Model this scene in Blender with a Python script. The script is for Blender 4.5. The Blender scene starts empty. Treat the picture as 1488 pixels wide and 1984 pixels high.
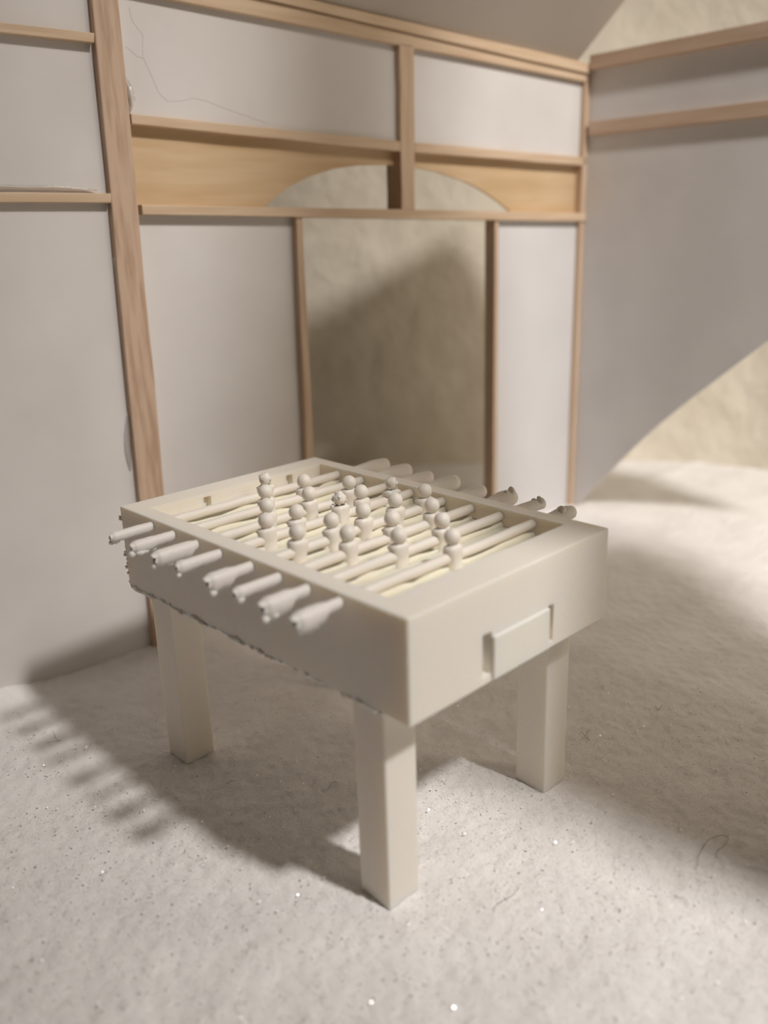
import bpy, bmesh, math, random
import numpy as np
from mathutils import Vector, Matrix

S = bpy.context.scene
COL = S.collection
random.seed(7)
RNG = np.random.RandomState(11)

# ------------------------------------------------------------------ camera
FPX, PITCH, YAW, ROLL = 1699.7, 0.31173, 0.76749, -0.03097
CAM = Vector((-1.2595, -1.2416, 1.6805))
def camera():
    cy, sy, cp, sp = math.cos(YAW), math.sin(YAW), math.cos(PITCH), math.sin(PITCH)
    f = Vector((sy * cp, cy * cp, -sp)); r = Vector((cy, -sy, 0)); u = r.cross(f)
    c, s = math.cos(ROLL), math.sin(ROLL)
    r2 = c * r + s * u; u2 = -s * r + c * u
    m = Matrix((r2, u2, -f)).transposed().to_4x4(); m.translation = CAM
    cd = bpy.data.cameras.new('camera'); co = bpy.data.objects.new('camera', cd); COL.objects.link(co)
    co.matrix_world = m
    cd.sensor_fit = 'VERTICAL'; cd.sensor_height = 36.0; cd.lens = FPX / 1984 * 36
    cd.clip_start = 0.02; cd.clip_end = 60
    cd.dof.use_dof = True; cd.dof.focus_distance = 2.85; cd.dof.aperture_fstop = 0.70
    S.camera = co
camera()

# ------------------------------------------------------------------ light
LAMP = Vector((1.3, -5.2, 8.0))
KEY_W, KEY_C = 3250.0, (1.0, 0.95, 0.915)
KEY_AIM = Vector((2.9, -0.4, 0.2)); KEY_R = 0.34
FILL_LAMP_AT = Vector((3.4, -4.2, 7.0)); FILL_LAMP_W = 145.0
FILL = (0.40, 0.265, 0.145); FILL_S = 0.11
S.view_settings.view_transform = 'Standard'; S.view_settings.look = 'None'
S.view_settings.gamma = 1.0; S.view_settings.use_curve_mapping = False
S.view_settings.exposure = 0.0
wd = bpy.data.worlds.new('room_ambient'); S.world = wd; wd.use_nodes = True
bg = wd.node_tree.nodes['Background']; bg.inputs[0].default_value = (*FILL, 1); bg.inputs[1].default_value = FILL_S
ld = bpy.data.lights.new('lamp_light', 'SPOT'); ld.energy = KEY_W; ld.color = KEY_C; ld.shadow_soft_size = KEY_R
ld.spot_size = math.radians(68); ld.spot_blend = 1.0
lo = bpy.data.objects.new('lamp_light', ld); COL.objects.link(lo); lo.location = LAMP
lo.rotation_euler = (KEY_AIM - LAMP).to_track_quat('-Z', 'Y').to_euler()
rd = bpy.data.lights.new('fill_light', 'AREA'); rd.energy = FILL_LAMP_W; rd.color = (1.0, 0.86, 0.70); rd.shape = 'DISK'; rd.size = 2.4  # added fill source that lifts the shaded floor, no visible fixture
ro = bpy.data.objects.new('fill_light', rd); COL.objects.link(ro); ro.location = FILL_LAMP_AT
ro.rotation_euler = (Vector((1.6, .6, .6)) - FILL_LAMP_AT).to_track_quat('-Z', 'Y').to_euler()

# ------------------------------------------------------------------ helpers
def link(o, parent=None):
    COL.objects.link(o)
    if parent is not None: o.parent = parent
    return o
def mesh_obj(name, verts, faces, mat, parent=None, smooth=False, org=(0, 0, 0)):
    me = bpy.data.meshes.new(name)
    ox, oy, oz = org
    me.from_pydata([(v[0] - ox, v[1] - oy, v[2] - oz) for v in verts], [], faces)
    me.update()
    if mat: me.materials.append(mat)
    if smooth: me.polygons.foreach_set('use_smooth', [True] * len(me.polygons))
    o = bpy.data.objects.new(name, me)
    return link(o, parent)
def bm_obj(name, bm, mat, parent=None, smooth=False, org=(0, 0, 0)):
    bmesh.ops.translate(bm, verts=bm.verts, vec=(-org[0], -org[1], -org[2]))
    bmesh.ops.recalc_face_normals(bm, faces=bm.faces)
    me = bpy.data.meshes.new(name); bm.to_mesh(me); bm.free()
    if mat: me.materials.append(mat)
    if smooth: me.polygons.foreach_set('use_smooth', [True] * len(me.polygons))
    return link(bpy.data.objects.new(name, me), parent)
def empty(name, loc=(0, 0, 0), parent=None):
    o = bpy.data.objects.new(name, None); o.location = loc; o.empty_display_size = .1
    return link(o, parent)
def tag(o, label=None, cat=None, group=None, kind=None):
    if label: o['label'] = label
    if cat: o['category'] = cat
    if group: o['group'] = group
    if kind: o['kind'] = kind
    return o
def box_bm(x0, x1, y0, y1, z0, z1, bevel=0.0, seg=2, bm=None):
    own = bmesh.new()
    bmesh.ops.create_cube(own, size=1.0)
    for v in own.verts:
        v.co = Vector((x0 + (v.co.x + .5) * (x1 - x0), y0 + (v.co.y + .5) * (y1 - y0), z0 + (v.co.z + .5) * (z1 - z0)))
    if bevel > 0:
        bmesh.ops.bevel(own, geom=list(own.edges), offset=bevel, segments=seg, affect='EDGES', profile=.5)
    if bm is None: return own
    tmp = bpy.data.meshes.new('t'); own.to_mesh(tmp); own.free(); bm.from_mesh(tmp); bpy.data.meshes.remove(tmp)
    return bm
def tube(path, radii, n=10, cap=True):
    """rings around a polyline"""
    P = [Vector(p) for p in path]; V = []; F = []
    for i, p in enumerate(P):
        t = (P[min(i + 1, len(P) - 1)] - P[max(i - 1, 0)]).normalized()
        a = t.orthogonal().normalized() if abs(t.z) > .95 else t.cross(Vector((0, 0, 1))).normalized()
        b = a.cross(t)
        r = radii[i] if hasattr(radii, '__len__') else radii
        for k in range(n):
            w = 2 * math.pi * k / n
            V.append(p + a * (r * math.cos(w)) + b * (r * math.sin(w)))
    for i in range(len(P) - 1):
        for k in range(n):
            F.append((i * n + k, i * n + (k + 1) % n, (i + 1) * n + (k + 1) % n, (i + 1) * n + k))
    if cap:
        F.append(tuple(range(n - 1, -1, -1))); F.append(tuple((len(P) - 1) * n + k for k in range(n)))
    return V, F
def merge(parts):
    V = []; F = []
    for v, f in parts:
        o = len(V); V += list(v); F += [tuple(i + o for i in q) for q in f]
    return V, F
def blob(c, r, n=8, m=6, sq=(1, 1, 1), jit=0.0):
    V = []; F = []
    for j in range(m + 1):
        th = math.pi * j / m
        for k in range(n):
            ph = 2 * math.pi * k / n
            rr = r * (1 + random.uniform(-jit, jit))
            V.append(Vector(c) + Vector((rr * sq[0] * math.sin(th) * math.cos(ph), rr * sq[1] * math.sin(th) * math.sin(ph), rr * sq[2] * math.cos(th))))
    for j in range(m):
        for k in range(n):
            F.append((j * n + k, (j + 1) * n + k, (j + 1) * n + (k + 1) % n, j * n + (k + 1) % n))
    return V, F

# ------------------------------------------------------------------ materials
def mat(name, base, rough=.6, **kw):
    m = bpy.data.materials.new(name); m.use_nodes = True
    b = m.node_tree.nodes['Principled BSDF']
    b.inputs['Base Color'].default_value = (*base, 1); b.inputs['Roughness'].default_value = rough
    for k, v in kw.items():
        b.inputs[k.replace('_', ' ')].default_value = v
    return m
def nd(m, t, **kw):
    n = m.node_tree.nodes.new(t)
    for k, v in kw.items(): setattr(n, k, v)
    return n
def noise_mat(name, c1, c2, scale=(1, 1, 1), nscale=8.0, rough=.7, bump=0.0, bscale=40.0, bdist=.01, detail=6.0, c_lo=.35, c_hi=.65, **kw):
    m = mat(name, c1, rough, **kw); L = m.node_tree.links; b = m.node_tree.nodes['Principled BSDF']
    tc = nd(m, 'ShaderNodeTexCoord'); mp = nd(m, 'ShaderNodeMapping'); mp.inputs['Scale'].default_value = scale
    L.new(tc.outputs['Object'], mp.inputs['Vector'])
    nz = nd(m, 'ShaderNodeTexNoise'); nz.inputs['Scale'].default_value = nscale; nz.inputs['Detail'].default_value = detail
    L.new(mp.outputs[0], nz.inputs['Vector'])
    cr = nd(m, 'ShaderNodeValToRGB'); cr.color_ramp.elements[0].position = c_lo; cr.color_ramp.elements[1].position = c_hi
    cr.color_ramp.elements[0].color = (*c1, 1); cr.color_ramp.elements[1].color = (*c2, 1)
    L.new(nz.outputs['Fac'], cr.inputs[0]); L.new(cr.outputs[0], b.inputs['Base Color'])
    if bump > 0:
        n2 = nd(m, 'ShaderNodeTexNoise'); n2.inputs['Scale'].default_value = bscale; n2.inputs['Detail'].default_value = 5
        L.new(mp.outputs[0], n2.inputs['Vector'])
        bp = nd(m, 'ShaderNodeBump'); bp.inputs['Strength'].default_value = bump; bp.inputs['Distance'].default_value = bdist
        L.new(n2.outputs['Fac'], bp.inputs['Height']); L.new(bp.outputs[0], b.inputs['Normal'])
    return m
def layered_plastic(name, base, sss):
    # printed plastic: faint horizontal layer lines
    m = mat(name, base, .55); L = m.node_tree.links; b = m.node_tree.nodes['Principled BSDF']
    b.inputs['Subsurface Weight'].default_value = sss; b.inputs['Subsurface Radius'].default_value = (1.0, .66, .34); b.inputs['Subsurface Scale'].default_value = .055
    b.inputs['Specular IOR Level'].default_value = .3
    tc = nd(m, 'ShaderNodeTexCoord'); wv = nd(m, 'ShaderNodeTexWave'); wv.bands_direction = 'Z'; wv.inputs['Scale'].default_value = 28; wv.inputs['Distortion'].default_value = .4
    L.new(tc.outputs['Object'], wv.inputs['Vector'])
    bp = nd(m, 'ShaderNodeBump'); bp.inputs['Strength'].default_value = .10; bp.inputs['Distance'].default_value = .003
    L.new(wv.outputs['Fac'], bp.inputs['Height']); L.new(bp.outputs[0], b.inputs['Normal'])
    return m
M_PLA = layered_plastic('printed_plastic', (.85, .81, .735), .5)
M_FIELD = layered_plastic('printed_field', (.88, .80, .63), .5)
M_FIG = mat('printed_figure_plastic', (.84, .80, .735), .5, Subsurface_Weight=.3, Subsurface_Scale=.006)
M_HANDLE = mat('printed_handle_plastic', (.83, .80, .76), .5, Subsurface_Weight=.2, Subsurface_Scale=.01)
M_PAPER = noise_mat('foam_board_paper', (.68, .655, .64), (.73, .71, .695), nscale=2.5, rough=.75, bump=.06, bscale=30, bdist=.004)
M_PAPER2 = noise_mat('sliding_panel_paper', (.685, .675, .675), (.72, .712, .712), nscale=2.5, rough=.7)
WOODC = dict(rough=.6, bump=.12, bscale=26, bdist=.003)
M_WOODH = noise_mat('pine_strip_lengthwise', (.60, .44, .295), (.70, .545, .39), scale=(1.2, 18, 22), nscale=2.2, **WOODC)
M_WOODV = noise_mat('pine_strip_upright', (.56, .40, .275), (.66, .50, .36), scale=(18, 18, 1.2), nscale=2.2, **WOODC)
M_WOODY = noise_mat('pine_strip_side', (.56, .40, .285), (.64, .48, .355), scale=(18, 1.2, 22), nscale=2.2, **WOODC)
M_BOARD = noise_mat('pine_veneer_board', (.58, .405, .225), (.67, .50, .315), scale=(.8, 8, 9), nscale=2.4, **WOODC)
M_POST = noise_mat('reddish_post_wood', (.47, .32, .22), (.60, .44, .325), scale=(16, 16, 1.6), nscale=2.6, c_lo=.38, c_hi=.58, **WOODC)
M_FELT = noise_mat('white_felt', (.82, .80, .785), (.89, .875, .86), nscale=5, rough=.95, bump=.45, bscale=110, bdist=.006, Sheen_Weight=.15)
M_PLASTER = noise_mat('cream_plaster', (.78, .72, .60), (.85, .795, .68), nscale=3, rough=.85, bump=.55, bscale=5.5, bdist=.05)
M_ROOF = noise_mat('grey_card', (.55, .50, .44), (.58, .53, .47), nscale=2, rough=.8)
M_DARKBOARD = noise_mat('dark_brown_blocker', (.10, .07, .045), (.14, .10, .065), nscale=3, rough=.8)
M_GLUE = mat('clear_hot_glue', (.92, .92, .90), .08, Transmission_Weight=.85, IOR=1.45)
M_PENCIL = mat('faint_pencil', (.60, .575, .56), .8)
M_HAIR = mat('dark_fibre', (.16, .13, .11), .6)
def fibre_mat():
    m = bpy.data.materials.new('felt_fibre'); m.use_nodes = True; t = m.node_tree; t.nodes.remove(t.nodes['Principled BSDF'])
    d = t.nodes.new('ShaderNodeBsdfDiffuse'); r = t.nodes.new('ShaderNodeBsdfTranslucent'); x = t.nodes.new('ShaderNodeMixShader')
    for n in (d, r): n.inputs['Color'].default_value = (.88, .86, .84, 1)
    x.inputs[0].default_value = .5; t.links.new(d.outputs[0], x.inputs[1]); t.links.new(r.outputs[0], x.inputs[2])
    t.links.new(x.outputs[0], t.nodes['Material Output'].inputs['Surface']); return m
M_FIBRE = fibre_mat()
M_GLIT = mat('glitter_flake', (.88, .87, .86), .28, IOR=2.5)
M_METAL = mat('blocker_black_metal', (.03, .03, .03), .5)

# ------------------------------------------------------------------ value noise
def vnoise(x, y, scale, seed):
    r = np.random.RandomState(seed); g = r.rand(256, 256)
    u = x * scale; v = y * scale
    i = np.floor(u).astype(int); j = np.floor(v).astype(int)
    fu = u - i; fv = v - j; fu = fu * fu * (3 - 2 * fu); fv = fv * fv * (3 - 2 * fv)
    a = g[i % 256, j % 256]; b = g[(i + 1) % 256, j % 256]; c = g[i % 256, (j + 1) % 256]; d = g[(i + 1) % 256, (j + 1) % 256]
    return (a * (1 - fu) + b * fu) * (1 - fv) + (c * (1 - fu) + d * fu) * fv - .5
def felt_z(x, y):
    x = np.asarray(x, float); y = np.asarray(y, float)
    return (.022 * vnoise(x, y, 1.9, 1) + .007 * vnoise(x, y, 9, 2) + .004 * vnoise(x, y, 28, 3) + .006 * vnoise(x, y, 66, 4)) - .004 + .035 * np.exp(-((x + .28) ** 2 / .03 + (y - 1.97) ** 2 / .008)) + .012 * np.exp(-((y - 1.97 + .0816 * x) / .05) ** 2)

# ------------------------------------------------------------------ floor
def axis(a, b, f0, f1, fine, coarse):
    return np.unique(np.round(np.concatenate([np.arange(a, f0, coarse), np.arange(f0, f1, fine), np.arange(f1, b + coarse, coarse)]), 5))
def grid(name, xs, ys, m, parent=None):
    nx, ny = len(xs), len(ys); X, Y = np.meshgrid(xs, ys)
    Z = felt_z(X, Y)
    co = np.stack([X, Y, Z], -1).reshape(-1, 3)
    a = (np.arange(ny - 1)[:, None] * nx + np.arange(nx - 1)[None]).ravel()
    q = np.stack([a, a + 1, a + nx + 1, a + nx], 1)
    me = bpy.data.meshes.new(name); me.vertices.add(len(co)); me.vertices.foreach_set('co', co.ravel())
    me.loops.add(q.size); me.loops.foreach_set('vertex_index', q.ravel())
    me.polygons.add(len(q)); me.polygons.foreach_set('loop_start', np.arange(len(q)) * 4); me.polygons.foreach_set('loop_total', np.full(len(q), 4))
    me.update(); me.validate(); me.materials.append(m)
    me.polygons.foreach_set('use_smooth', [True] * len(q))
    o = bpy.data.objects.new(name, me)
    return link(o, parent)
floor = tag(grid('floor', axis(-2.6, 4.9, -1.0, 2.6, .0115, .03), axis(-6.6, 6.2, -1.0, 2.1, .0115, .04), M_FELT), 'white fuzzy felt sheet covering the ground', kind='structure')

# ------------------------------------------------------------------ back wall
WO = Vector((3.239, 1.703, 0)); WD = Vector((.99668, -.08136, 0)); WN = Vector((-.08136, -.99668, 0))   # along wall, towards room
WROT = math.atan2(WD.y, WD.x)
wall_back = tag(empty('wall_back', WO), 'white board wall divided by pale timber strips, with doorway and arched transom', kind='structure')
wall_back.rotation_euler = (0, 0, WROT)
# local frame of the wall: x = along (s), -y = into the room, z up
def slab(name, quad, d0, d1, m, parent, bevel=.003, smooth=False):
    """prism from an outline of (s, z) points between depths d0 (back) and d1 (front, towards the room)"""
    bm = bmesh.new()
    vf = [bm.verts.new((s, -d1, z)) for s, z in quad]; vb = [bm.verts.new((s, -d0, z)) for s, z in quad]
    n = len(quad); front = bm.faces.new(vf); bm.faces.new(vb[::-1])
    for i in range(n):
        bm.faces.new((vf[i], vb[i], vb[(i + 1) % n], vf[(i + 1) % n]))
    bmesh.ops.recalc_face_normals(bm, faces=bm.faces)
    if bevel > 0:
        es = [e for e in bm.edges if e.verts[0] in vf and e.verts[1] in vf]
        bmesh.ops.bevel(bm, geom=es, offset=bevel, segments=2, affect='EDGES', profile=.5)
    return bm_obj(name, bm, m, parent)
def wob(p0, p1, p2, p3, amp=.002, n=7):
    """a quad (bl, br, tr, tl) with slightly wavy hand-cut long edges"""
    out = []
    for a, b in ((p0, p1), (p2, p3)):
        for i in range(n):
            t = i / (n - 1)
            out.append((a[0] + (b[0] - a[0]) * t, a[1] + (b[1] - a[1]) * t + (random.uniform(-amp, amp) if 0 < i < n - 1 else 0)))
    return out
def wobv(p0, p1, p2, p3, amp=.002, n=9):
    out = []
    for a, b in ((p0, p1), (p2, p3)):
        for i in range(n):
            t = i / (n - 1)
            out.append((a[0] + (b[0] - a[0]) * t + (random.uniform(-amp, amp) if 0 < i < n - 1 else 0), a[1] + (b[1] - a[1]) * t))
    return out
# boards
slab('wall_panel', [(-4.6, -.03), (-2.80, -.03), (-2.79, 1.81), (-4.6, 1.82)], -.05, 0, M_PAPER, wall_back)
slab('wall_panel', [(-4.6, 1.82), (-2.79, 1.81), (-2.77, 2.345), (-4.6, 2.36)], -.05, 0, M_PAPER, wall_back)
slab('wall_panel', [(-4.6, 2.36), (-2.77, 2.345), (-2.75, 3.05), (-4.6, 3.05)], -.05, 0, M_PAPER, wall_back)
slab('wall_panel', [(-2.74, 2.09), (-1.36, 2.035), (-1.36, 2.50), (-2.72, 2.56)], -.05, 0, M_PAPER, wall_back)
slab('wall_panel', [(-1.355, 2.035), (-.03, 1.995), (-.03, 2.43), (-1.355, 2.50)], -.05, 0, M_PAPER, wall_back)
# transom boards with the arch cut out of both
arch = [(-2.09, 1.783), (-2.03, 1.826), (-1.974, 1.86), (-1.862, 1.905), (-1.719, 1.941), (-1.571, 1.958), (-1.402, 1.962), (-1.36, 1.961),
        (-1.24, 1.954), (-1.088, 1.935), (-.911, 1.896), (-.81, 1.863), (-.724, 1.827), (-.65, 1.792), (-.585, 1.757)]
arch = [(a - .029, b) for a, b in arch]
lo = [a for a in arch if a[0] <= -1.385]; hi = [a for a in arch if a[0] >= -1.39]
slab('transom_board', [(-2.76, 1.75), (-2.13, 1.74)] + lo + [(-1.389, 2.06), (-2.76, 2.11)], -.035, -.02, M_BOARD, wall_back, bevel=0)
slab('transom_board', hi + [(-.56, 1.71), (0, 1.70), (0, 2.03), (-1.389, 2.06)], -.035, -.02, M_BOARD, wall_back, bevel=0)
# timber
post = slab('post', wobv((-2.745, -.03), (-2.690, 3.05), (-2.786, 3.05), (-2.862, -.03), .004), -.02, .03, M_POST, wall_back, .005)
slab('post', wobv((-1.318, 1.765), (-1.309, 2.465), (-1.394, 2.465), (-1.402, 1.765), .002), -.075, .03, M_WOODV, wall_back)
slab('post', [(-.038, 1.69), (-.025, 2.44), (-.075, 2.44), (-.075, 1.69)], -.07, .028, M_WOODV, wall_back)
slab('post', [(-.035, -.03), (-.03, 1.70), (-.07, 1.70), (-.072, -.03)], -.02, .022, M_WOODV, wall_back)
ra = slab('rail', wob((-4.6, 2.335), (-2.813, 2.331), (-2.808, 2.362), (-4.6, 2.37)), -.01, .035, M_WOODH, wall_back)
rb = slab('rail', wob((-4.6, 1.815), (-2.820, 1.802), (-2.816, 1.835), (-4.6, 1.85)), -.01, .035, M_WOODH, wall_back)
slab('rail', wob((-2.702, 2.075), (-1.40, 2.018), (-1.40, 2.061), (-2.702, 2.110)), -.06, .028, M_WOODH, wall_back)
slab('rail', wob((-1.312, 2.016), (-.040, 1.981), (-.040, 2.024), (-1.312, 2.058)), -.06, .028, M_WOODH, wall_back)
slab('rail', [(-2.70, 1.760), (-2.239, 1.748), (-1.3, 1.722), (-.035, 1.689), (-.035, 1.732), (-1.3, 1.764), (-2.236, 1.784), (-2.70, 1.795)], -.06, .032, M_WOODH, wall_back)
slab('rail', wob((-2.71, 2.513), (-.06, 2.400), (-.06, 2.436), (-2.71, 2.582)), -.03, .030, M_WOODH, wall_back)
slab('rail', wob((-2.71, 2.584), (-.06, 2.438), (-.06, 2.486), (-2.71, 2.615)), -.03, .045, M_WOODH, wall_back)
# doorway
door_1 = tag(empty('door_1', WO), 'open doorway between two white sliding panels with thin pale jambs', kind='structure')
door_1.rotation_euler = (0, 0, WROT)
slab('sliding_panel', [(-2.75, -.03), (-2.0, -.03), (-1.985, 1.76), (-2.73, 1.77)], -.04, -.012, M_PAPER, door_1)
slab('sliding_panel', [(-.735, -.03), (-.06, -.03), (-.06, 1.70), (-.735, 1.715)], -.04, -.005, M_PAPER2, door_1)
slab('door_jamb', wobv((-1.975, -.03), (-1.961, 1.745), (-1.993, 1.745), (-2.025, -.03), .002), -.05, .02, M_WOODV, door_1)
slab('door_jamb', wobv((-.723, -.03), (-.731, 1.715), (-.761, 1.715), (-.758, -.03), .0015), -.05, .02, M_WOODV, door_1)
# hot glue left on the timber
def glue(parent, pts, rs):
    v, f = tube(pts, rs, 10); o = mesh_obj('glue_bead', v, f, M_GLUE, parent, True); md = o.modifiers.new('s', 'SUBSURF'); md.levels = 2; md.render_levels = 2; o['label'] = 'clear hot glue'; return o
def wl(s, z, d): return (s, -d, z)
glue(wall_back, [wl(-2.70, 2.235, .012), wl(-2.694, 2.20, .022), wl(-2.688, 2.155, .026), wl(-2.692, 2.12, .014)], [.003, .012, .020, .006])
glue(wall_back, [wl(-3.35, 1.853, .012), wl(-3.2, 1.86, .012), wl(-3.1, 1.855, .014), wl(-3.0, 1.858, .012), wl(-2.85, 1.846, .012)], [.006, .010, .007, .011, .004])
glue(wall_back, [wl(-2.815, 1.64, .006), wl(-2.822, 1.60, .012), wl(-2.826, 1.57, .006)], [.002, .006, .002])
glue(wall_back, [wl(-2.842, 1.02, .005), wl(-2.852, .95, .008), wl(-2.862, .88, .008), wl(-2.858, .78, .005)], [.003, .010, .012, .004])

def pencil(pts):
    v, f = tube([wl(a, b, .0004) for a, b in pts], .0006, 4); mesh_obj('pencil_line', v, f, M_PENCIL, wall_back)
pencil([(-2.652, 2.464), (-2.646, 2.423), (-2.609, 2.38), (-2.618, 2.308), (-2.589, 2.242), (-2.568, 2.191), (-2.535, 2.163), (-2.481, 2.168), (-2.425, 2.182), (-2.37, 2.176), (-2.303, 2.156), (-2.211, 2.134), (-2.091, 2.105)])
pencil([(-2.682, 2.336), (-2.658, 2.322), (-2.64, 2.306), (-2.62, 2.305)])
pencil([(-1.695, 2.142), (-1.684, 2.128), (-1.677, 2.111)])
# ------------------------------------------------------------------ right wall
wall_right = tag(empty('wall_right', (3.2, 0, 0)), 'white paper side wall whose lower edge is cut away in a rising curve', kind='structure')
edge = [(1.70, -.03), (1.63, .044), (1.54, .155), (1.443, .265), (1.33, .395), (1.222, .516), (1.13, .607), (1.046, .687), (.955, .770), (.867, .847), (.725, .973), (.584, 1.095), (.40, 1.25), (.1, 1.47), (-.3, 1.72), (-.5, 1.83)]
def slab_x(name, pts, x0, x1, m, parent, bevel=0.0):
    bm = bmesh.new()
    a = [bm.verts.new((x0, y, z)) for y, z in pts]; b = [bm.verts.new((x1, y, z)) for y, z in pts]; n = len(pts)
    bm.faces.new(a); bm.faces.new(b[::-1])
    for i in range(n): bm.faces.new((a[i], a[(i + 1) % n], b[(i + 1) % n], b[i]))
    bmesh.ops.recalc_face_normals(bm, faces=bm.faces)
    if bevel: bmesh.ops.bevel(bm, geom=list(bm.edges), offset=bevel, segments=2, affect='EDGES')
    return bm_obj(name, bm, m, parent)
slab_x('wall_panel', edge + [(-.5, 2.50), (1.70, 2.49)], 0, .02, M_PAPER, wall_right)
slab_x('rail', [(1.66, 2.455), (-.5, 2.475), (-.5, 2.545), (1.66, 2.525)], -.045, .03, M_WOODY, wall_right, .004)
slab_x('rail', [(1.66, 2.13), (-.5, 2.13), (-.5, 2.20), (1.66, 2.20)], -.03, .005, M_WOODY, wall_right, .004)

# ------------------------------------------------------------------ added brown blocker keeping ambient light off from the left, outside the picture
wl_ = mesh_obj('left_blocker', [(-2.75, -4.5, -.05), (-2.75, 2.15, -.05), (-2.75, 2.15, 3.6), (-2.75, -4.5, 3.6), (-2.81, -4.5, -.05), (-2.81, 2.15, -.05), (-2.81, 2.15, 3.6), (-2.81, -4.5, 3.6)],
               [(0, 1, 2, 3), (7, 6, 5, 4), (0, 4, 5, 1), (1, 5, 6, 2), (2, 6, 7, 3), (3, 7, 4, 0)], M_DARKBOARD)
tag(wl_, 'unseen dark brown board added to block ambient light from the left', kind='structure')

# ------------------------------------------------------------------ roof sheet
def roof():
    sl = .95                          # rises steeply towards the viewer
    low = [(.55, 1.915, 2.60), (1.9, 1.805, 2.54), (3.10, 1.705, 2.487)]
    V = low + [(x + .03, y - .42, z + .42 * sl) for x, y, z in reversed(low)]
    V2 = [(x, y + .012, z + .014) for x, y, z in V]; n = len(V)
    F = [tuple(range(n)), tuple(range(2 * n - 1, n - 1, -1))] + [(i, i + n, (i + 1) % n + n, (i + 1) % n) for i in range(n)]
    return tag(mesh_obj('ceiling', V + V2, F, M_ROOF), 'plain grey card rising from the top of the back wall', kind='structure')
roof()

# ------------------------------------------------------------------ outer wall behind the model
def outer():
    ctl = [(4.72, -6.6), (4.74, -3.0), (4.76, 0.6), (4.66, 1.55), (4.25, 2.25), (3.6, 2.85), (2.9, 3.65), (1.6, 5.2), (-.2, 6.0), (-2.6, 6.2)]
    path = []
    for k in range(len(ctl) - 1):
        p0, p1, p2, p3 = [np.array(ctl[min(max(k + o, 0), len(ctl) - 1)]) for o in (-1, 0, 1, 2)]
        for t in np.linspace(0, 1, 8, endpoint=False):
            path.append(.5 * (2 * p1 + (p2 - p0) * t + (2 * p0 - 5 * p1 + 4 * p2 - p3) * t * t + (3 * p1 - p0 - 3 * p2 + p3) * t ** 3))
    path.append(np.array(ctl[-1])); n = len(path)
    V = []; F = []
    for i, p in enumerate(path):
        d = path[min(i + 1, n - 1)] - path[max(i - 1, 0)]; d = d / np.linalg.norm(d); q = p + np.array([d[1], -d[0]]) * .06
        V += [(p[0], p[1], -.05), (p[0], p[1], 5.2), (q[0], q[1], 5.2), (q[0], q[1], -.05)]
    for i in range(n - 1):
        for k in range(4): F.append((4 * i + k, 4 * i + (k + 1) % 4, 4 * i + 4 + (k + 1) % 4, 4 * i + 4 + k))
    o = mesh_obj('wall_outer', V, F, M_PLASTER, None, True)
    o.modifiers.new('e', 'EDGE_SPLIT').split_angle = math.radians(40)
    tag(o, 'cream rough plaster wall behind the model room', kind='structure')
outer()

# ------------------------------------------------------------------ foosball table
W, L, ZT, ZB = .819, 1.285, .86, .585
T = (W / 2, L / 2, 0.0)
table = tag(empty('foosball_table', T), 'white 3D printed miniature foosball table standing on the felt', 'foosball table')
def boolean_cabinet():
    def tmp(bm):
        me = bpy.data.meshes.new('tmp'); bmesh.ops.recalc_face_normals(bm, faces=bm.faces); bm.to_mesh(me); bm.free()
        return link(bpy.data.objects.new('tmp', me))
    base = tmp(box_bm(0, W, 0, L, ZB, ZT, .0045, 2))
    cuts = [tmp(box_bm(.057, .764, .112, 1.19, .798, .95))]
    for x0, x1, z0, z1 in ((.261, .297, .608, .726), (.534, .560, .604, .714)):
        cuts.append(tmp(box_bm(x0, x1, -.02, .045, z0, z1, .004, 2)))
    for x in (.268, .618):                      # slots beside the far goal, seen from inside
        cuts.append(tmp(box_bm(x - .014, x + .014, 1.15, 1.215, .804, .848)))
    for c in cuts:
        md = base.modifiers.new('cut', 'BOOLEAN'); md.operation = 'DIFFERENCE'; md.object = c; md.solver = 'EXACT'
    dg = bpy.context.evaluated_depsgraph_get()
    me = bpy.data.meshes.new_from_object(base.evaluated_get(dg))
    for c in cuts + [base]: bpy.data.objects.remove(c)
    for v in me.vertices: v.co -= Vector(T)
    me.materials.clear(); me.materials.append(M_PLA)
    me.name = 'cabinet'
    return link(bpy.data.objects.new('cabinet', me), table)
cabinet = boolean_cabinet()
# goal flap on the outer end
bm = box_bm(.298, .533, -.009, .03, .592, .712, .004, 2)
bm_obj('goal_flap', bm, M_PLA, cabinet, org=T)
# field
bm = box_bm(.057, .764, .112, 1.19, .796, .804)
field = bm_obj('playing_field', bm, M_FIELD, table, org=T)
RY = [1.09, .965, .84, .725, .58, .46, .345, .224]
RZ = .836
for y in RY:                                     # ridges of print support under the rods
    n = 16; path = []; rad = []
    for i in range(n):
        t = i / (n - 1); path.append((.062 + t * .697, y - .004 + random.uniform(-.004, .004), .806 + random.uniform(-.002, .002))); rad.append(max(.006, .015 + random.uniform(-.009, .005)))
    v, f = tube(path, rad, 7); mesh_obj('support_ridge', v, f, M_FIELD, field, True, T)
# legs
def leg(x, y, s=.111):
    bm = box_bm(x, x + s, y, y + s, -.012, ZB, .005, 2)
    bm_obj('leg', bm, M_PLA, table, org=T)
for x in (.016, W - .016 - .111):
    for y in (.104, L - .104 - .111): leg(x, y)
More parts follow.
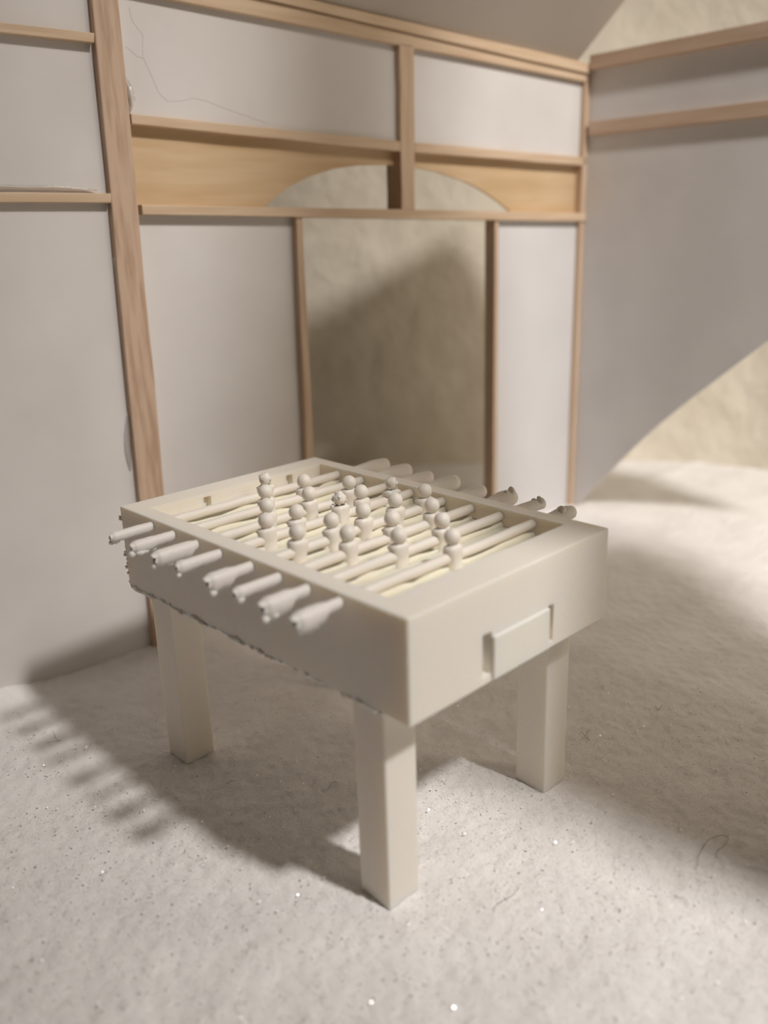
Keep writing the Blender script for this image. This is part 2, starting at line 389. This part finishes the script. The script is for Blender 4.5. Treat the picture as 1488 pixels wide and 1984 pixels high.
# ragged lower edge left by the print supports
def ragged():
    parts = []
    y = 0.10
    while y < L + .01:
        r = random.uniform(.004, .010) * (1 + .5 * (y / L))
        parts.append(blob((random.uniform(.004, .012), y, ZB - random.uniform(-.003, .004)), r, 9, 7, (1, random.uniform(1.2, 2.6), random.uniform(.6, 1.2)), .16))
        y += random.uniform(.008, .026)
    for k in range(16):
        parts.append(blob((random.uniform(-.005, .004), L - random.uniform(-.002, .006), ZB + random.uniform(-.004, .26)), random.uniform(.003, .006), 6, 5, jit=.2))
    v, f = merge(parts); o = mesh_obj('ragged_edge', v, f, M_FIG, cabinet, True, T); o['kind'] = 'stuff'; o['label'] = 'ragged bead of printing residue along the lower edge'
ragged()

# player figures
def figure_mesh(name, broken=0.0, seed=1):
    random.seed(seed)
    rings = [(-.038, .024, .028, .004), (-.030, .0245, .026, .003), (-.018, .024, .021, 0), (.0, .026, .022, 0), (.014, .0305, .023, 0), (.024, .0315, .022, 0), (.030, .029, .019, 0), (.034, .013, .013, 0)]
    n = 12; V = []; F = []
    for z, rx, ry, oy in rings:
        for k in range(n):
            a = 2 * math.pi * k / n; c, s = math.cos(a), math.sin(a); e = .75
            V.append(((abs(c) ** e) * math.copysign(rx, c) * (1 + random.uniform(-broken, broken)), oy + (abs(s) ** e) * math.copysign(ry, s) * (1 + random.uniform(-broken, broken)), z))
    for j in range(len(rings) - 1):
        for k in range(n): F.append((j * n + k, j * n + (k + 1) % n, (j + 1) * n + (k + 1) % n, (j + 1) * n + k))
    F.append(tuple(range(n - 1, -1, -1)))
    parts = [(V, F), blob((0, 0, .054), .0232 if broken < .2 else .021, 14, 10, (1, 1, 1.04), broken * (.35 if broken < .2 else .9))]
    if broken > .1:
        for sx in (-1, 1):
            parts.append(blob((sx * random.uniform(.022, .03), random.uniform(-.012, .012), random.uniform(-.03, -.012)), random.uniform(.008, .012), 8, 6, jit=.2))
    if broken > .2:
        for q in range(7):
            parts.append(blob((random.uniform(-.022, .024), random.uniform(-.014, .014), random.uniform(.015, .068)), random.uniform(.005, .011), 7, 5, jit=.25))
    v, f = merge(parts)
    me = bpy.data.meshes.new(name); me.from_pydata([tuple(p) for p in v], [], f); me.update()
    me.polygons.foreach_set('use_smooth', [True] * len(me.polygons)); me.materials.append(M_FIG)
    return me
FM = [figure_mesh('player_figure', .05, 1), figure_mesh('player_figure_rough', .12, 2)]
FB = [figure_mesh('player_figure_broken', .22, 5), figure_mesh('player_figure_broken', .21, 9)]
ROWS = [([.438], [1]), ([.345, .505], [0, 0]), ([.256, .421, .590], [0, 0, 0]), ([.166, .276, .452, .542, .672], [0, 0, 2, 0, 1]),
        ([.160, .289, .413, .547, .677], [0, 0, 0, 0, 0]), ([.243, .414, .580], [0, 0, 0]), ([.323, .495], [0, 0]), ([.408], [0])]
random.seed(3)
def lumps(y, i):
    """front grip of a rod: a short printed bar with a sagging, ragged-bottomed sleeve"""
    thick = [.0, .30, .75, .12, .90, .25, 1.0, 1.0][i]; start = [.9, .45, .12, .5, .42, .8, .36, .34][i]
    n = 21; m = 14; V = []; F = []
    for k in range(n):
        t = k / (n - 1); x = .004 - t * .144
        on = thick * min(1, max(0, (t - start) / .10)); end = .45 if k == n - 1 else (.88 if k == n - 2 else 1.0)
        sag = on * (.011 + random.uniform(-.003, .006)) + (.003 if t > .1 else 0) + max(0, random.uniform(-.002, .003))
        for q in range(m):
            a = 2 * math.pi * q / m; c, d = math.cos(a), math.sin(a)
            rz = (.0145 + .004 * on) if d > 0 else (.0145 + .006 * on + sag * (1 + random.uniform(-.2, .2)))
            V.append((x - (.010 * on * (d > .2) if k == n - 1 else 0), y + c * (.0145 + .007 * on) * end + random.uniform(-.0006, .0006), RZ + d * rz * end + random.uniform(-.0006, .0006)))
    for k in range(n - 1):
        for q in range(m): F.append((k * m + q, k * m + (q + 1) % m, (k + 1) * m + (q + 1) % m, (k + 1) * m + q))
    F.append(tuple(range(m))); F.append(tuple((n - 1) * m + q for q in range(m - 1, -1, -1)))
    parts = [(V, F)]
    nb = [2, 7, 5, 3, 4, 2, 4, 4][i]
    for k in range(nb):
        t = [.95, .82, .62, .72, .5, .4, .9][k % 7]
        parts.append(blob((.004 - t * .142 + random.uniform(-.008, .004), y + random.uniform(-.008, .008), RZ - .013 - (thick if t > start else 0) * .016 - random.uniform(0, .007)), random.uniform(.005, .010), 9, 7, (1.4, 1, 1.1), .12))
    return merge(parts)
def rear_grip(y, i):
    tipx = [1.008, .999, .982, .992, .966, .973, .98, .966][i]
    sw = [.012, .014, .010, .014, .008, .014, .004, .009][i]
    n = 9; path = []; rad = []
    for k in range(n):
        t = k / (n - 1)
        path.append((W - .005 + t * (tipx - W + .005), y + random.uniform(-.001, .001), RZ - .012 * t)); rad.append(.0145 + sw * min(1, max(0, t - .2) * 2.2) * (1 if t < .9 else .75))
    parts = [tube(path, rad, 12)]
    if i in (5, 6, 7):
        for q in range(4): parts.append(blob((tipx - random.uniform(.0, .07), y + random.uniform(-.012, .012), RZ + random.uniform(-.004, .016)), random.uniform(.007, .013), 8, 6, jit=.2))
    return merge(parts)
for i, y in enumerate(RY):
    n = 14; path = [(.045 + (k / (n - 1)) * .729, y + random.uniform(-.0012, .0012), RZ + random.uniform(-.001, .001)) for k in range(n)]
    v, f = tube(path, [.0145 + random.uniform(-.0008, .0008) for _ in path], 12)
    rod = mesh_obj('rod', v, f, M_FIG, table, True, T)
    v, f = lumps(y, i); mesh_obj('handle', v, f, M_HANDLE, rod, True, T)
    v, f = rear_grip(y, i); mesh_obj('rod_end', v, f, M_FIG, rod, True, T)
    xs, bad = ROWS[i]
    for x, b in zip(xs, bad):
        me = FM[random.random() < .5] if not b else FB[b - 1]
        p = link(bpy.data.objects.new('player_figure', me), rod)
        p.location = (x - T[0], y - T[1], RZ)
        p.rotation_euler = (random.uniform(-.06, .06), random.uniform(-.03, .03), random.uniform(-.2, .2))

# ------------------------------------------------------------------ added blocker for the shadow band, with lamp head, outside the picture
def shadow_blocker():
    bx, by = 1.4, -1.9
    t = tag(empty('shadow_blocker', (bx, by, 0)), 'unseen dark blocker added to cast the soft shadow band, carrying a lamp head', 'shadow blocker'); O = (bx, by, 0)
    bm = box_bm(.75, 2.10, by - .30, by + .30, .0, .08, .02, 3); bm_obj('base', bm, M_METAL, t, org=O)
    out = [(.90, .06), (1.92, .06), (1.92, 3.0), (2.12, 3.4), (2.20, 3.80), (1.92, 4.0), (1.84, 4.3), (1.82, 4.96), (1.60, 5.06), (1.58, 5.2), (1.67, 5.38), (1.70, 5.9), (1.22, 5.9), (1.20, 5.1), (1.04, 4.6), (.91, 3.6), (.88, 2.6)]  # outline shaped so its shadow falls as a band on wall and floor
    V = [(x, by - .04, z) for x, z in out] + [(x, by + .04, z) for x, z in out]; n = len(out)
    F = [tuple(range(n)), tuple(range(2 * n - 1, n - 1, -1))] + [(i, (i + 1) % n, (i + 1) % n + n, i + n) for i in range(n)]
    mesh_obj('shadow_board', V, F, M_METAL, t, False, O)
    v, f = tube([(1.46, by, 5.8), (1.44, -2.6, 7.2), (1.36, -4.2, 8.4), (LAMP.x, LAMP.y, 8.62)], .07, 12); mesh_obj('arm', v, f, M_METAL, t, True, O)
    v, f = tube([(LAMP.x, LAMP.y, 8.70), (LAMP.x, LAMP.y, 8.60), (LAMP.x, LAMP.y, 8.30)], [.12, .30, .50], 24, False)
    o = mesh_obj('shade', v, f, M_METAL, t, True, O); o.modifiers.new('t', 'SOLIDIFY').thickness = .01
shadow_blocker()

# ------------------------------------------------------------------ felt pile
def pile(n=300000):
    r = np.random.RandomState(5)
    # denser where the sheet lies close to the viewer
    k = int(n * .62)
    x = np.concatenate([r.uniform(-.9, 1.6, k), r.uniform(-1.2, 4.7, n - k)]); y = np.concatenate([r.uniform(-1.0, 1.2, k), r.uniform(-.9, 2.2, n - k)])
    z = felt_z(x, y) - .001
    a = r.uniform(0, 2 * np.pi, n); ln = r.uniform(.006, .020, n); up = r.uniform(.0, .22, n); wd = r.uniform(.0004, .0008, n)
    dx, dy = np.cos(a), np.sin(a); bx = r.uniform(-.5, .5, n)
    p0 = np.stack([x, y, z], 1)
    p1 = p0 + np.stack([dx * ln * .5, dy * ln * .5, ln * up * .5], 1)
    p2 = p0 + np.stack([(dx - bx * dy) * ln, (dy + bx * dx) * ln, ln * up * .55], 1)
    sd = np.stack([-dy * wd, dx * wd, np.zeros(n)], 1)
    co = np.stack([p0 - sd, p0 + sd, p1 + sd, p1 - sd, p2], 1).reshape(-1, 3)
    b = np.arange(n) * 5
    tri = np.stack([b, b + 1, b + 2, b, b + 2, b + 3, b + 3, b + 2, b + 4], 1).reshape(-1, 3)
    me = bpy.data.meshes.new('felt_pile'); me.vertices.add(len(co)); me.vertices.foreach_set('co', co.ravel())
    me.loops.add(tri.size); me.loops.foreach_set('vertex_index', tri.ravel())
    me.polygons.add(len(tri)); me.polygons.foreach_set('loop_start', np.arange(len(tri)) * 3); me.polygons.foreach_set('loop_total', np.full(len(tri), 3))
    me.update(); me.materials.append(M_FIBRE)
    o = link(bpy.data.objects.new('felt_pile', me), floor); o['kind'] = 'stuff'; o['label'] = 'fine loose white felt fibres'
pile()

# ------------------------------------------------------------------ hairs and glitter on the felt
def hair(pts, label, r=.0006):
    out = []
    for k in range(len(pts) - 1):            # Catmull-Rom through the points
        p0, p1, p2, p3 = [np.array(pts[min(max(k + o, 0), len(pts) - 1)]) for o in (-1, 0, 1, 2)]
        for t in (0, .25, .5, .75):
            out.append(tuple(.5 * (2 * p1 + (p2 - p0) * t + (2 * p0 - 5 * p1 + 4 * p2 - p3) * t * t + (3 * p1 - p0 - 3 * p2 + p3) * t ** 3)))
    out.append(pts[-1])
    V = [(x, y, float(felt_z(x, y)) + .007) for x, y in out]
    v, f = tube(V, r, 5); o = mesh_obj('hair_fibre', v, f, M_HAIR, None, True, V[0]); o.location = V[0]
    tag(o, label, 'fibre', 'dark hairs lying on the felt')
hair([(0.704, -0.395), (0.756, -0.375), (0.823, -0.367), (0.871, -0.379), (0.877, -0.399), (0.839, -0.409), (0.799, -0.405), (0.772, -0.416)], 'long looping dark hair on the felt at the right')
hair([(0.188, -0.102), (0.214, -0.089), (0.254, -0.097), (0.291, -0.097), (0.309, -0.089)], 'faint curved hair on the felt right of the near leg')
hair([(1.07, 0.218), (1.052, 0.19), (1.042, 0.167), (1.068, 0.196), (1.1, 0.2)], 'short forked dark hair right of the rear right leg')
hair([(0.218, 0.608), (0.246, 0.61), (0.263, 0.619), (0.281, 0.612)], 'thin wavy hair in the table shadow beside the near leg')
hair([(0.041, 0.877), (0.059, 0.874), (0.07, 0.87)], 'short dark hair in the table shadow near the left leg')
hair([(0.557, -0.41), (0.567, -0.426), (0.555, -0.447)], 'short grey lint hair on the lit felt at lower right')
hair([(1.232, 0.586), (1.224, 0.553), (1.247, 0.54)], 'small dark hair under the table beside the rear right leg')
hair([(-0.209, 1.586), (-0.219, 1.547), (-0.215, 1.519), (-0.256, 1.544)], 'small forked hair on the lit felt at the left')
hair([(1.389, 0.112), (1.368, 0.093), (1.399, 0.091)], 'tiny dark hair on the shaded felt far right')
def glitter(n=5200):
    r = np.random.RandomState(21)
    x = r.uniform(-1.0, 1.9, n); y = r.uniform(-1.0, 1.9, n); z = felt_z(x, y) + r.uniform(.004, .016, n)
    nv = r.normal(size=(n, 3)); nv[:, 2] = np.abs(nv[:, 2]) + .9; nv /= np.linalg.norm(nv, axis=1)[:, None]
    t = np.cross(nv, [0, 0, 1.0]); t /= np.linalg.norm(t, axis=1)[:, None]; b = np.cross(nv, t)
    s = r.uniform(.0016, .0036, n)[:, None]; c = np.stack([x, y, z], 1)
    co = np.concatenate([np.stack([c + s * (math.cos(w) * t + math.sin(w) * b)], 1) for w in np.arange(6) * math.pi / 3], 1).reshape(-1, 3)
    me = bpy.data.meshes.new('glitter'); me.from_pydata(co.tolist(), [], [tuple(range(6 * i, 6 * i + 6)) for i in range(n)]); me.update(); me.materials.append(M_GLIT)
    o = link(bpy.data.objects.new('glitter', me), floor); tag(o, 'tiny shiny glitter flakes', kind='stuff')
glitter()
